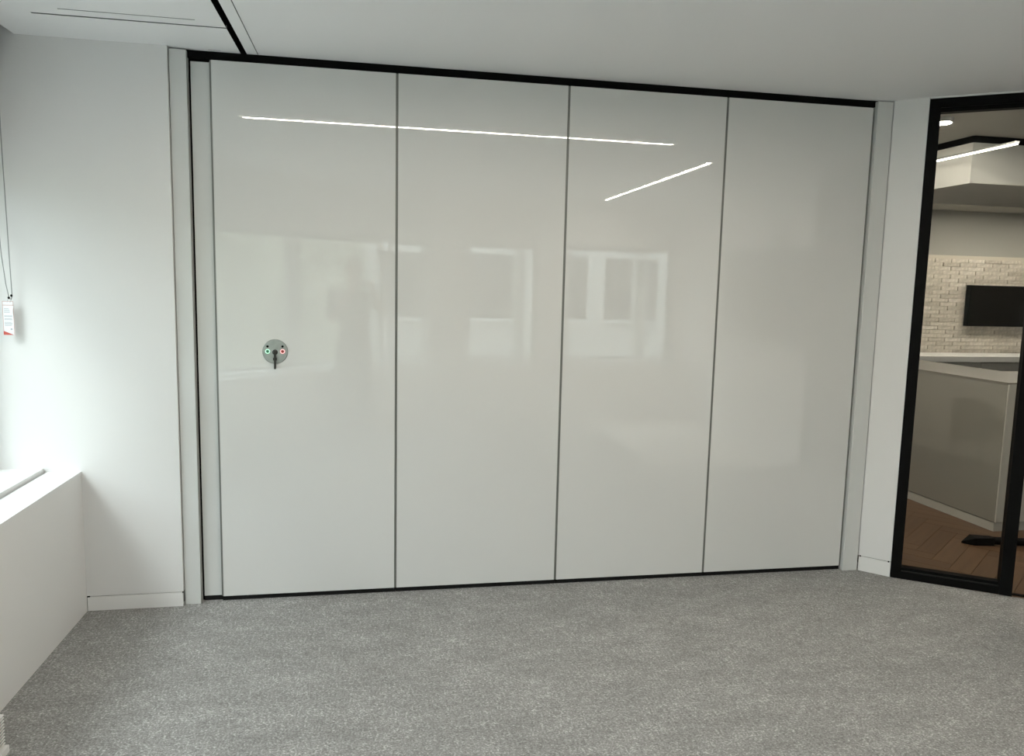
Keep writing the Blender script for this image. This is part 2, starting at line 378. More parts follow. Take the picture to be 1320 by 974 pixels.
bm = bmesh.new(); ell(bm, (-0.886, -0.074, 1.566), (0.005, 0.005, 0.006), 10); ell(bm, (-0.896, -0.078, 1.556), (0.005, 0.005, 0.006), 10)
obj('chain_stop', bm, M_void, rb, label='pair of small black chain stops')
# safety tag
tg = empty('warning_tag', (-0.903, -0.075, 1.46), 'small white and red warning tag hanging on the blind chain', 'tag')
M_card = mat('white_card', (0.82, 0.82, 0.83, 1), 0.5); M_red = mat('red_print', (0.55, 0.09, 0.07, 1), 0.5); M_txt = mat('grey_print', (0.45, 0.46, 0.50, 1), 0.6); M_brd = mat('pink_border', (0.62, 0.42, 0.40, 1), 0.6)
ox, oz = -0.926, 1.383
bx('card', (ox, ox+0.047, -0.0762, -0.075, oz, oz+0.157), M_card, tg)
bm = bmesh.new()
for d in ((ox, ox+0.0022, oz, oz+0.157), (ox+0.0448, ox+0.047, oz, oz+0.157), (ox, ox+0.047, oz+0.1545, oz+0.157), (ox, ox+0.047, oz+0.137, oz+0.140)):
    box(bm, d[0], d[1], -0.0766, -0.0760, d[2], d[3])
obj('printed_border', bm, M_brd, tg, label='dull red printed border')
bm = bmesh.new()
v = [bm.verts.new(p) for p in ((ox, -0.0767, oz), (ox+0.044, -0.0767, oz), (ox+0.002, -0.0767, oz+0.018), (ox, -0.0767, oz+0.018))]; bm.faces.new(v)
obj('printed_corner', bm, M_red, tg, label='red printed wedge at the bottom')
bm = bmesh.new()
for k, (wd, z) in enumerate(((0.028, 0.122), (0.033, 0.116), (0.031, 0.110), (0.026, 0.104), (0.036, 0.088), (0.036, 0.0845), (0.034, 0.074), (0.036, 0.070), (0.030, 0.058), (0.035, 0.053), (0.034, 0.048), (0.030, 0.043))):
    box(bm, ox+0.006, ox+0.006+wd*0.95, -0.0766, -0.0761, oz+z, oz+z+0.0022)
obj('printed_lines', bm, M_txt, tg, label='rows of tiny grey print')
bm = bmesh.new(); lathe(bm, [(0.0045, 0.0761), (0.0045, 0.0766)], (ox+0.034, 0, oz+0.027), 'Y', 14); obj('printed_seal', bm, M_txt, tg, label='small grey printed seal')
bm = bmesh.new()
bm.faces.new([bm.verts.new(p) for p in ((ox+0.024, -0.078, oz+0.135), (ox+0.0475, -0.0785, oz+0.135), (ox+0.044, -0.082, oz+0.098), (ox+0.031, -0.0775, oz+0.112))])
fl = obj('curled_sticker', bm, M_card, tg, label='peeling white sticker corner'); fl.modifiers.new('solid', 'SOLIDIFY').thickness = 0.0006
bm = bmesh.new(); tube(bm, [(-0.905, -0.0757, 1.534), (-0.903, -0.0745, 1.548), (-0.894, -0.077, 1.556), (-0.886, -0.0755, 1.55), (-0.893, -0.0757, 1.534)], 0.0011, 6)
obj('tag_tie', bm, M_frame, tg)

# louvered convector cover at the ledge foot (bottom left edge of the frame)
gv = empty('convector_grille', (-0.56, -2.2, 0), 'low white louvered floor grille in front of the ledge, at lower left', 'grille')
GX, GY0, GY1 = -0.502, -1.225, -3.20
bx('side_panel', (-0.634, GX-0.006, GY0-0.0015, GY0, 0.0, 0.138), M_ledge, gv); bx('side_panel', (-0.634, GX, GY1, GY1+0.005, 0.0, 0.138), M_ledge, gv)
bx('top_panel', (-0.634, GX, GY1+0.0055, GY0-0.0018, 0.133, 0.138), M_ledge, gv)
bx('plinth', (-0.634, GX+0.012, GY1+0.0055, GY0-0.0018, 0.0, 0.024), M_ledge, gv)
bx('back_panel', (-0.630, -0.610, GY1+0.0055, GY0-0.0018, 0.025, 0.1325), M_void, gv, label='dark back of the grille')
bm = bmesh.new(); box(bm, -0.002, 0.002, GY1+0.0055-(GY0+GY1)/2, GY0-(GY0+GY1)/2, -0.0019, 0.0019)
bmesh.ops.rotate(bm, verts=bm.verts, cent=(0, 0, 0), matrix=Matrix.Rotation(math.radians(12), 3, 'Y'))
sl0 = None
for k in range(9):
    z = 0.031+k*0.0117
    if sl0 is None:
        sl0 = obj('slat', bm, M_ledge, gv); sl0.matrix_parent_inverse = Matrix.Identity(4); s = sl0
    else:
        s = sl0.copy(); COL.objects.link(s)
    s.location = Vector((GX-0.0022, (GY0+GY1)/2, z)) - gv.location

# ------------------------------------------------------------------ ceiling light lines
def light_line(p, q, wdt, label, z=ZC):
    d = (Vector(q)-Vector(p)).normalized(); n = Vector((-d.y, d.x)); P, Q = Vector(p), Vector(q)
    t = empty('linear_ceiling_light', ((P.x+Q.x)/2, (P.y+Q.y)/2, z), label, 'light', 'linear ceiling lights')
    h = wdt/2
    poly('diffuser', [P+n*h, Q+n*h, Q-n*h, P-n*h], z-0.006, z-0.001, M_strip, t)
    for s in (1, -1):
        poly('profile_edge', [P+n*s*h, Q+n*s*h, Q+n*s*(h+0.006), P+n*s*(h+0.006)], z-0.009, z-0.001, M_alu, t)
light_line((-0.08, -1.47), (2.98, -1.53), 0.046, 'long linear ceiling light parallel to the sliding partition')
light_line((3.595, -2.24), (3.595, -5.15), 0.046, 'linear ceiling light running away from the sliding partition')

# ------------------------------------------------------------------ right wall, screen, glazed front to the corridor
bx('wall_right', (4.85, 4.97, -5.75, -2.56, 0.0, 2.96), M_wall, label='white wall on the right carrying the large screen', cat='wall', kind='structure')
bx('baseboard_right', (4.838, 4.85, -5.19, -2.56, 0.0, 0.09), M_ledge, label='white baseboard under the large screen', cat='baseboard', kind='structure')
P0 = Vector((3.788, -0.152)); P1 = Vector((4.290, -0.500)); gd = (P1-P0).normalized(); gn = Vector((-gd.y, gd.x))   # gn points to the corridor
if gn.y < 0: gn = -gn
def gbar(name, parent, P, d, n, s0, s1, w0, w1, z0, z1, MM, **k):
    return poly(name, [P+d*s0+n*w0, P+d*s1+n*w0, P+d*s1+n*w1, P+d*s0+n*w1], z0, z1, MM, parent, **k)
LG = (P1-P0).length
gs = empty('window_20', (4.04, -0.32, 0), 'black-framed floor-to-ceiling glass pane on the right', 'window', kind='structure')
gbar('frame_post', gs, P0, gd, gn, 0.0, 0.055, 0.0, 0.075, 0.0, 2.735, M_black)
gbar('frame_post', gs, P0, gd, gn, LG-0.062, LG, -0.006, 0.085, 0.0, 2.735, M_black, label='thick black post at the door opening')
gbar('frame_rail', gs, P0, gd, gn, 0.055, LG-0.062, 0.0, 0.075, 0.0, 0.042, M_black)
gbar('glazing_bead', gs, P0, gd, gn, 0.055, LG-0.062, 0.010, 0.065, 0.050, 0.066, M_black)
gbar('bead_groove', gs, P0, gd, gn, 0.055, LG-0.062, 0.014, 0.065, 0.042, 0.050, M_dark)
gbar('frame_rail', gs, P0, gd, gn, 0.055, LG-0.062, 0.0, 0.075, 2.685, 2.735, M_black)
gbar('glazing_bead', gs, P0, gd, gn, 0.055, LG-0.062, 0.010, 0.065, 2.662, 2.685, M_black)
gbar('pane', gs, P0, gd, gn, 0.055, LG-0.062, 0.032, 0.042, 0.066, 2.662, M_glass2, label='clear glass pane')
# door opening beyond the post: black header and far post, then a second glazed bay on the right wall line
P2 = Vector((4.85, -0.89)); dd = (P2-P1); LD2 = dd.length; dd.normalize(); dn = Vector((-dd.y, dd.x))
dr = empty('door_1', (4.57, -0.70, 0), 'open black-framed doorway beyond the glass pane', 'door', kind='structure')
gbar('header', dr, P1, dd, dn, 0.0, LD2, 0.0, 0.075, 2.62, 2.735, M_black); gbar('frame_post', dr, P1, dd, dn, LD2-0.03, LD2+0.03, 0.0, 0.075, 0.0, 2.62, M_black)
gbar('threshold', dr, P1, dd, dn, 0.0, LD2-0.03, 0.02, 0.05, 0.0, 0.004, M_black)
g2 = empty('window_21', (4.87, -1.7, 0), 'black-framed glazed bay on the right wall', 'window', kind='structure')
Q0, Q1 = Vector((4.85, -0.93)), Vector((4.85, -2.56)); qd = (Q1-Q0).normalized(); qn = Vector((1, 0)); QL = (Q1-Q0).length
gbar('frame_post', g2, Q0, qd, qn, 0.0, 0.05, 0.0, 0.075, 0.0, 2.735, M_black); gbar('frame_post', g2, Q0, qd, qn, QL-0.08, QL, -0.02, 0.075, 0.0, 2.735, M_black)
gbar('frame_post', g2, Q0, qd, qn, QL/2-0.03, QL/2+0.03, 0.0, 0.075, 0.05, 2.685, M_black)
gbar('frame_rail', g2, Q0, qd, qn, 0.05, QL-0.08, 0.0, 0.075, 0.0, 0.05, M_black); gbar('frame_rail', g2, Q0, qd, qn, 0.05, QL-0.08, 0.0, 0.075, 2.62, 2.735, M_black)
gbar('pane', g2, Q0, qd, qn, 0.05, QL/2-0.03, 0.03, 0.04, 0.05, 2.62, M_glass2); gbar('pane', g2, Q0, qd, qn, QL/2+0.03, QL-0.08, 0.03, 0.04, 0.05, 2.62, M_glass2)
# closing strips above the glazed front
poly('trim_12', [P0, P1, P1+gn*0.08, P0+gn*0.08], 2.736, 2.96, M_wall, label='white closing strip above the black-framed glass', cat='trim', kind='structure')
poly('trim_13', [P1, P2, P2+dn*0.08, P1+dn*0.08], 2.736, 2.96, M_wall, label='white closing strip above the doorway', cat='trim', kind='structure')
bx('trim_14', (4.85, 4.93, -2.56, -0.93, 2.736, 2.96), M_wall, label='white closing strip above the glazed bay', cat='trim', kind='structure')

# large screen on the right wall and the camera bar on top (seen mirrored in the last panel)
tv = empty('wall_screen', (4.84, -3.42, 1.62), 'large dark wall screen on the right wall, behind the camera', 'screen')
bx('housing', (4.80, 4.849, -4.34, -2.50-0.06, 1.15, 2.09), M_black, tv, bevel=0.004)
bx('display', (4.796, 4.7995, -4.325, -2.575, 1.17, 2.078), mat('dark_display', (0.02, 0.02, 0.02, 1), 0.12), tv)
cb = empty('camera_bar', (4.82, -3.14, 2.09), 'small black video camera on top of the large screen', 'camera')
bx('base', (4.80, 4.845, -3.18, -3.10, 2.0905, 2.115), M_black, cb, bevel=0.004)
bx('body', (4.79, 4.845, -3.175, -3.105, 2.1155, 2.27), M_black, cb, bevel=0.008)
bm = bmesh.new(); tube(bm, [(4.79, -3.14, 2.21), (4.775, -3.14, 2.21)], 0.022, 20); obj('lens', bm, M_dark, cb)

# ------------------------------------------------------------------ corridor / pantry beyond the glass
M_cor = mat('corridor_paint', (0.66, 0.66, 0.63, 1), 0.8)
M_corw = mat('corridor_wall_paint', (0.38, 0.378, 0.35, 1), 0.85)
M_corc = mat('corridor_ceiling', (0.46, 0.45, 0.41, 1), 0.85)
M_wood_base = mat('dark_subfloor', (0.02, 0.014, 0.01, 1), 0.9)
poly('floor', [(3.2, 0.2), (3.80, 0.2), (3.80, -0.158), P0+gn*0.0, P1, P2, (4.855, -2.56), (4.97, -2.56), (4.97, -5.75), (10.5, -5.75), (10.5, 4.9), (3.2, 4.9)], -0.06, -0.010, M_wood_base,
     label='brown herringbone wood floor beyond the black-framed glass', cat='floor', kind='structure')
wf = bpy.data.objects['floor.001']
def wood(name, c0, c1):
    M = bpy.data.materials.new(name); M.use_nodes = True; nt = M.node_tree; b = nt.nodes['Principled BSDF']; L = nt.links
    tc = nt.nodes.new('ShaderNodeTexCoord'); mp = nt.nodes.new('ShaderNodeMapping'); mp.inputs['Scale'].default_value = (2.5, 38, 10)
    oi = nt.nodes.new('ShaderNodeObjectInfo'); L.new(tc.outputs['Object'], mp.inputs['Vector'])
    ad = nt.nodes.new('ShaderNodeVectorMath'); ad.operation = 'ADD'; L.new(mp.outputs['Vector'], ad.inputs[0])
    ml = nt.nodes.new('ShaderNodeMath'); ml.operation = 'MULTIPLY'; ml.inputs[1].default_value = 50; L.new(oi.outputs['Random'], ml.inputs[0]); L.new(ml.outputs[0], ad.inputs[1])
    n = nt.nodes.new('ShaderNodeTexNoise'); n.inputs['Scale'].default_value = 1.0; n.inputs['Detail'].default_value = 5; L.new(ad.outputs[0], n.inputs['Vector'])
    a2 = nt.nodes.new('ShaderNodeMath'); a2.operation = 'MULTIPLY_ADD'; a2.inputs[1].default_value = 0.45; L.new(oi.outputs['Random'], a2.inputs[0]); L.new(n.outputs['Fac'], a2.inputs[2])
    r = nt.nodes.new('ShaderNodeMapRange'); r.inputs['From Min'].default_value = 0.3; r.inputs['From Max'].default_value = 1.15; L.new(a2.outputs[0], r.inputs['Value'])
    mx = nt.nodes.new('ShaderNodeMix'); mx.data_type = 'RGBA'; mx.inputs['A'].default_value = c0; mx.inputs['B'].default_value = c1; L.new(r.outputs['Result'], mx.inputs['Factor'])
    L.new(mx.outputs['Result'], b.inputs['Base Color']); b.inputs['Roughness'].default_value = 0.38; b.inputs['Specular IOR Level'].default_value = 0.35
    return M
M_wood = wood('brown_oak_plank', (0.075, 0.041, 0.021, 1), (0.135, 0.078, 0.043, 1))
PLW, PLL = 0.12, 0.60
bm = bmesh.new(); box(bm, -PLL/2+0.0012, PLL/2-0.0012, -PLW/2+0.0012, PLW/2-0.0012, -0.008, 0.0)
plank0 = None; npl = 0
ang = math.radians(38)
for i in range(-40, 40):
    for j in range(-8, 9):
        for kind in (0, 1):
            ox_, oy_ = i*PLW + j*PLL, i*PLW - j*PLL
            if kind == 0: c = Vector((ox_+PLL/2, oy_+PLW/2)); r = 0
            else: c = Vector((ox_+PLW/2, oy_+PLW+PLL/2)); r = math.pi/2
            c = Vector((c.x*math.cos(ang)-c.y*math.sin(ang), c.x*math.sin(ang)+c.y*math.cos(ang))) + Vector((4.4, 0.5))
            if not (3.75 < c.x < 6.1 and -1.3 < c.y < 2.4): continue
            if (c-P0).dot(gn) < -0.12 and c.x < 4.9: continue
            if c.x > 5.35 and c.y > 0.8: continue
            if npl >= 290: continue
            if plank0 is None:
                plank0 = obj('plank', bm, M_wood, wf); pk = plank0
            else: pk = plank0.copy(); COL.objects.link(pk)
            pk.location = (c.x, c.y, -0.0015); pk.rotation_euler = (0, 0, ang+r); npl += 1
for nm, dims, lb in (('wall_left', (3.2, 3.3, 0.2, 4.9, 0, 2.96), 'hidden left wall of the pantry area'),
                     ('wall_back', (3.2, 10.5, 4.705, 4.9, 0, 2.96), 'far grey pantry wall carrying the pale brick lining'),
                     ('wall_right', (10.4, 10.5, -5.75, 4.7, 0, 2.96), 'far right wall of the pantry area'),
                     ('wall_front', (4.97, 10.4, -5.75, -5.65, 0, 2.96), 'far end wall of the corridor')):
    bx(nm, dims, M_wall if dims[0] == 3.2 and dims[1] == 3.3 else M_corw, label=lb, cat='wall', kind='structure')
poly('ceiling', [(3.3, 0.2), (3.80, 0.2), (3.80, -0.05), P0+gn*0.085, P1+gn*0.085, P2+Vector((0.09, 0.02)), (4.975, -0.93), (4.975, -5.65), (10.4, -5.65), (10.4, 4.7), (3.3, 4.7)], ZC, 2.90, M_corc,
     label='grey corridor ceiling beyond the glass', cat='ceiling', kind='structure')
# bulkhead above the counter
bk = empty('trim_6', (6.8, 1.2, 2.43), 'grey boxed ceiling bulkhead above the counter beyond the glass', 'bulkhead', kind='structure')
bx('box', (4.78, 9.4, 0.655, 1.75, 2.43, 2.700), M_cor, bk); bx('shadow_gap', (4.795, 9.385, 0.67, 1.735, 2.7005, ZC-0.0005), M_void, bk, label='black shadow gap under the ceiling')
bx('shadow_edge', (4.774, 4.794, 0.649, 1.756, 2.702, ZC-0.001), M_void, bk); bx('shadow_edge', (4.7945, 9.4, 0.649, 0.669, 2.702, ZC-0.001), M_void, bk)
# brick lining: every brick a part
bw = bx('wall_back', (6.97, 9.79, 4.655, 4.704, 0.80, 2.18), mat('pale_mortar', (0.58, 0.54, 0.46, 1), 0.9), label='pale thin-brick wall lining above the white worktop', cat='brick wall', kind='structure')
MB = [mat('pale_brick_%d' % k, c, 0.85, var=0.42, vscale=30, bump=0.3, bscale=60) for k, c in enumerate(((0.62, 0.58, 0.505, 1), (0.57, 0.53, 0.46, 1), (0.67, 0.63, 0.56, 1), (0.50, 0.46, 0.395, 1)))]
bmesh_b = []
for k in range(4):
    bm = bmesh.new(); box(bm, -0.118, 0.118, -0.007, 0.007, -0.0215, 0.0215); me = None
    b0 = obj('brick', bm, MB[k], bw, bevel=0); bmesh_b.append(b0)
ROWS = 26; first = [True]*4; nb = 0
for r in range(ROWS):
    for c in range(11):
        k = random.choice((0, 0, 1, 1, 2, 3))
        if first[k]: b0 = bmesh_b[k]; first[k] = False
        else: b0 = bmesh_b[k].copy(); COL.objects.link(b0)
        b0.location = (7.10+(r % 2)*0.12+c*0.243+random.uniform(-.003, .003), 4.650+random.uniform(-.002, .002), 0.850+r*0.0505)
        nb += 1
# worktop, cabinets under it
wt = empty('pantry_worktop', (8.4, 4.4, 0), 'white worktop against the pale brick wall', 'worktop')
bx('top', (7.0, 9.9, 4.08, 4.625, 0.865, 0.935), M_sill, wt, bevel=0.003)
bm = bmesh.new(); box(bm, 7.02, 9.88, 4.14, 4.62, 0.0, 0.864); obj('base_unit', bm, M_cor, wt)
for k in range(5):
    bx('door', (7.03+k*0.57, 7.03+k*0.57+0.562, 4.118, 4.1395, 0.10, 0.855), M_cor, wt, bevel=0.002)
# screen on brick wall
sc = empty('black_screen', (8.95, 4.6, 1.54), 'black rectangular screen hung on the pale brick wall', 'screen')
bx('housing', (8.31, 9.56, 4.56, 4.632, 1.285, 1.808), M_black, sc, bevel=0.003)
bx('display', (8.322, 9.548, 4.556, 4.5595, 1.298, 1.795), mat('black_display', (0.006, 0.0055, 0.004, 1), 0.6, spec=0.08), sc)
# counter
ct = empty('gloss_counter', (5.3, 1.3, 0), 'dark grey glossy counter on the wood floor, beyond the glass', 'counter')
M_counter = mat('gloss_grey_counter', (0.27, 0.262, 0.23, 1), 0.0, spec=0.5, ior=1.95)
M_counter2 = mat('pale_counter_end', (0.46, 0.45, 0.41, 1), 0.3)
cA, cB = Vector((5.068, 1.60)), Vector((5.126, 0.535)); cx_ = Vector((7.4, 0.535))
for nm, zz0, zz1, ins, MM in (('plinth', 0.0, 0.062, 0.004, M_counter2), ('plinth_joint', 0.0622, 0.0695, 0.012, M_dark), ('body', 0.070, 1.060, 0.0, M_counter), ('counter_top', 1.0602, 1.072, -0.004, mat('beige_counter_top', (0.19, 0.178, 0.15, 1), 0.4))):
    poly(nm, [(5.068+ins, 2.9), (5.126+ins, 0.535+ins), (7.4-ins, 0.535+ins), (7.4-ins, 1.25), (5.75, 1.25), (5.75, 2.9)], zz0, zz1, MM, ct)
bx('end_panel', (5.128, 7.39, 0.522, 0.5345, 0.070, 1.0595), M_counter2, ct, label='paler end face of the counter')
# black tool on the floor
tl = empty('black_pole', (5.0, 0.27, 0), 'long black pole with a pointed flat tip lying on the wood floor', 'pole')
bm = bmesh.new(); tube(bm, [(4.84, 0.309, 0.028), (5.0, 0.262, 0.028), (5.9, 0.0, 0.028)], 0.026, 12); obj('shaft', bm, M_black, tl)
bm = bmesh.new()
dv = Vector((0.36, -0.105, 0)).normalized(); nv = Vector((-dv.y, dv.x, 0)); T = Vector((4.70, 0.345, 0))
pts = [T, T+dv*0.07-nv*0.045, T+dv*0.20-nv*0.03, T+dv*0.20+nv*0.03, T+dv*0.07+nv*0.045]
lo = [bm.verts.new((p.x, p.y, 0.0)) for p in pts]; hi = [bm.verts.new((p.x, p.y, 0.012 if k == 0 else 0.052)) for k, p in enumerate(pts)]
bm.faces.new(lo[::-1]); bm.faces.new(hi)
for k in range(5): bm.faces.new((lo[k], lo[(k+1)%5], hi[(k+1)%5], hi[k]))
obj('tip', bm, M_black, tl, bevel=0.003, label='pointed black tip')

# corridor lights
def downlight(x, y, label, rad=0.05):
    t = empty('ceiling_downlight', (x, y, ZC), label, 'light', 'round corridor downlights')
    bm = bmesh.new(); lathe(bm, [(rad+0.012, -0.030), (rad+0.012, -0.0008)], (x, y, ZC), 'Z', 24); obj('rim', bm, M_alu, t)
    bm = bmesh.new(); lathe(bm, [(rad-0.006, -0.034), (rad, -0.0306)], (x, y, ZC), 'Z', 24); obj('lamp', bm, M_spot, t)
downlight(4.215, 0.27, 'bright round downlight just behind the top left corner of the glass')
for x, y, lb in ((6.6, -0.6, 'added corridor downlight right of the doorway'), (6.2, -3.0, 'added corridor downlight beyond the glazed bay'), (7.45, 3.75, 'added pantry downlight left of the black screen'), (8.3, 3.75, 'added pantry downlight before the left edge of the black screen'), (9.15, 3.75, 'added pantry downlight before the right edge of the black screen'),
                 (4.05, 2.7, 'added pantry downlight behind the tub chair'), (3.65, 3.7, 'added pantry downlight in the far left corner'), (3.75, 0.75, 'added pantry downlight behind the sliding partition'), (4.6, -0.1, 'added corridor downlight over the doorway')):
    downlight(x, y, lb, 0.10)  # unseen lamps added to brighten the corridor, bricks and counter
pl = empty('strip_reflection_bar', (4.65, 0.7, 2.6), 'slim glowing bar standing in for a light strip reflected in the glass', 'light')  # made-up hanging bar in place of a light strip's reflection
bx('diffuser', (4.641, 4.653, 0.147, 1.35, 2.590, 2.600), emit('strip_reflection_glow', (1.0, 0.93, 0.8, 1), 3.2), pl); bx('housing', (4.634, 4.660, 0.145, 1.352, 2.6005, 2.612), M_alu, pl)
for wy in (1.2, 0.9):
    bm = bmesh.new(); tube(bm, [(4.647, wy, 2.612), (4.647, wy, ZC-0.0005)], 0.0012, 6); obj('wire', bm, M_alu, pl)

# chair and rug whose mirror image shows in the glossy counter
M_chair = mat('dark_chair_fabric', (0.018, 0.017, 0.016, 1), 0.8)
rg = bmesh.new(); lathe(rg, [(0.42, 0.0), (0.42, 0.008), (0.415, 0.010)], (3.93, 1.80, -0.0014), 'Z', 48)
obj('round_rug', rg, mat('dark_rug', (0.07, 0.066, 0.058, 1), 0.95, var=0.2, vscale=40), label='round dark rug under the tub chair', cat='rug')
ch = empty('tub_chair', (3.86, 1.95, 0), 'dark tub chair on the round rug, mirrored in the counter', 'chair')
bm = bmesh.new(); ell(bm, (3.86, 1.95, 0.40), (0.24, 0.24, 0.05), 24); obj('seat', bm, M_chair, ch, smooth=True)
bm = bmesh.new()
n = 20; V = []
for k in range(n+1):
    a = math.radians(-20+220*k/n); h = 0.44+0.27*math.sin(math.pi*k/n)**0.6
    V.append([bm.verts.new((3.86+r*math.cos(a), 1.95+r*math.sin(a), z)) for r, z in ((0.25, 0.36), (0.27, h), (0.235, h), (0.215, 0.42))])
for p, q in zip(V, V[1:]):
    for k in range(4): bm.faces.new((p[k], p[(k+1)%4], q[(k+1)%4], q[k]))
bm.faces.new(V[0]); bm.faces.new(V[-1][::-1])
obj('backrest', bm, M_chair, ch, smooth=False, bevel=0.008)
for sx in (-1, 1):
    for sy in (-1, 1):
        bm = bmesh.new(); tube(bm, [(3.86+sx*0.14, 1.95+sy*0.14, 0.37), (3.86+sx*0.20, 1.95+sy*0.20, 0.0105)], [0.014, 0.009], 10); obj('leg', bm, M_black, ch)

# ------------------------------------------------------------------ things behind the camera (mirrored in the panels)
bx('floor_mat', (3.42, 4.80, -5.14, -2.58, 0.0006, 0.008), mat('pale_mat', (0.74, 0.73, 0.69, 1), 0.7, var=0.06, vscale=3), label='large pale sheet laid over the carpet below the wall screen', cat='mat')
bm = bmesh.new(); pts = []
for k in range(150):
    a = k*2*math.pi/36; r = 0.42+0.02*math.sin(k*0.9)
    pts.append((1.92+r*math.cos(a), -2.68+0.82*r*math.sin(a), 0.008+0.0025*(k/36)))
pts += [(2.42, -2.6, 0.010), (2.6, -2.42, 0.007), (2.85, -2.4, 0.007)]
tube(bm, pts, 0.005, 6); obj('cable_coil', bm, M_black, label='loose coil of dark cable on the carpet behind the camera', cat='cable', smooth=True)

# columns outside the back windows
for k, x in enumerate((2.72, 4.40)):
    t = empty('round_column', (x, -6.05, 0), ('white round column outside the back window between the piers', 'white round column outside the wide back window')[k], 'column', 'columns outside the back windows')
    bm = bmesh.new(); lathe(bm, [(0.10, -0.4), (0.10, 2.15)], (x, -6.05, 0), 'Z', 28); obj('shaft', bm, M_sill, t, smooth=False)
    bm = bmesh.new(); lathe(bm, [(0.125, 2.1505), (0.125, 2.24), (0.12, 2.30)], (x, -6.05, 0), 'Z', 28); obj('capital', bm, M_sill, t)
# outside ground, neighbouring building, trees
bx('floor', (-40, 40, -40, 20, -0.55, -0.42), mat('grey_paving', (0.32, 0.32, 0.31, 1), 0.9, var=0.15, vscale=2), label='grey paving outside the windows', cat='ground', kind='structure')
bd = empty('office_building', (4.0, -14, 0), 'grey office block across the yard with rows of windows', 'building')
M_conc = mat('grey_concrete', (0.62, 0.62, 0.60, 1), 0.8, var=0.1, vscale=1.5); M_bw = mat('dark_glazing', (0.06, 0.07, 0.075, 1), 0.15)
bx('wall', (0.5, 14, -18, -14, -0.42, 7.0), M_conc, bd)
for f_ in range(2):
    for k in range(9):
        z = 0.9+f_*3.1
        bx('window', (1.0+k*1.8, 2.35+k*1.8, -14.02, -13.99, z, z+1.5), M_bw, bd)
        if k < 7: bx('window_ledge', (0.95+k*1.8, 2.40+k*1.8, -13.99, -13.85, z-0.08, z-0.001), M_sill, bd)
bx('roof_edge', (0.4, 14.1, -14.1, -13.80, 7.0, 7.25), M_sill, bd)
M_bark = mat('brown_bark', (0.09, 0.065, 0.045, 1), 0.9, var=0.3, vscale=9)
M_leaf = mat('green_leaf', (0.60, 0.62, 0.52, 1), 0.6, var=0.45, vscale=1.6)
def crown(r, n, seed):
    rnd = random.Random(seed); bm = bmesh.new()
    for _ in range(n):
        while True:
            p = Vector((rnd.uniform(-1, 1), rnd.uniform(-1, 1), rnd.uniform(-1, 1)))
            if 0.25 < p.length < 1 and noise.noise(p*2.2+Vector((seed, 0, 0))) > -0.45: break
        c = Vector((p.x*r, p.y*r, p.z*r*0.95)); a = Vector((rnd.uniform(-1, 1), rnd.uniform(-1, 1), rnd.uniform(-.6, .6))).normalized()
        b_ = a.orthogonal().normalized(); s = rnd.uniform(0.06, 0.13)
        bm.faces.new([bm.verts.new(c+a*s), bm.verts.new(c+b_*s*0.5), bm.verts.new(c-a*s), bm.verts.new(c-b_*s*0.5)])
    return bm
TREES = [((-10.6, -6.5), 1.9, 2.3, 'leafy tree outside the left windows, nearest the building corner'), ((-6.4, -14.2), 2.1, 2.6, 'leafy tree beyond the diagonal window wall'), ((-11.6, -2.0), 2.0, 2.6, 'leafy tree outside the left windows, nearest the partition'),
         ((-1.9, -14.8), 1.9, 2.2, 'leafy tree standing left of the office block'), ((-11.0, -11.4), 2.3, 3.0, 'leafy tree farthest from the windows')]
for k, ((x, y), r, zc, lb) in enumerate(TREES):
    t = empty('leafy_tree', (x, y, -0.42), lb, 'tree', 'trees outside the windows')
    bm = bmesh.new(); tube(bm, [(x, y, -0.42), (x+0.05, y, zc*0.5), (x, y+0.05, zc+0.4)], [0.14, 0.11, 0.06], 10); obj('trunk', bm, M_bark, t, smooth=True)
    bm = crown(r, 5200, k+1); bmesh.ops.translate(bm, verts=bm.verts, vec=(x, y, zc)); obj('crown', bm, M_leaf, t, fix=False)

for k, ((hx0, hy0), (hx1, hy1), lb) in enumerate((((-7.4, -0.5), (-7.4, -5.6), 'tall hedge added to hide the sky outside the left windows'), ((-7.2, -6.4), (-3.3, -10.9), 'tall hedge added to hide the sky outside the diagonal windows'), ((-2.72, -11.0), (0.6, -11.6), 'tall hedge added to hide the sky in front of the office block'))):
    t = empty('sky_hiding_hedge', ((hx0+hx1)/2, (hy0+hy1)/2, -0.42), lb, 'hedge', 'hedges added to hide the sky')  # hedges added to cover bright sky gaps seen through the windows
    A_, B_ = Vector((hx0, hy0)), Vector((hx1, hy1)); u = (B_-A_).normalized(); v_ = Vector((-u.y, u.x)); Lh = (B_-A_).length
    poly('hedge_core', [A_+v_*0.3, B_+v_*0.3, B_-v_*0.3, A_-v_*0.3], -0.42, 2.75, M_leaf, t)
    rnd = random.Random(k); bm = bmesh.new()
    for _ in range(3600):
        p2 = A_+u*rnd.uniform(0, Lh)+v_*rnd.choice((-1, 1))*rnd.uniform(0.28, 0.46); c = Vector((p2.x, p2.y, rnd.uniform(-0.4, 2.95)))
        a = Vector((rnd.uniform(-1, 1), rnd.uniform(-1, 1), rnd.uniform(-.6, .6))).normalized(); b_ = a.orthogonal().normalized(); q = rnd.uniform(0.06, 0.14)
        bm.faces.new([bm.verts.new(c+a*q), bm.verts.new(c+b_*q*0.5), bm.verts.new(c-a*q), bm.verts.new(c-b_*q*0.5)])
    obj('foliage', bm, M_leaf, t, fix=False)

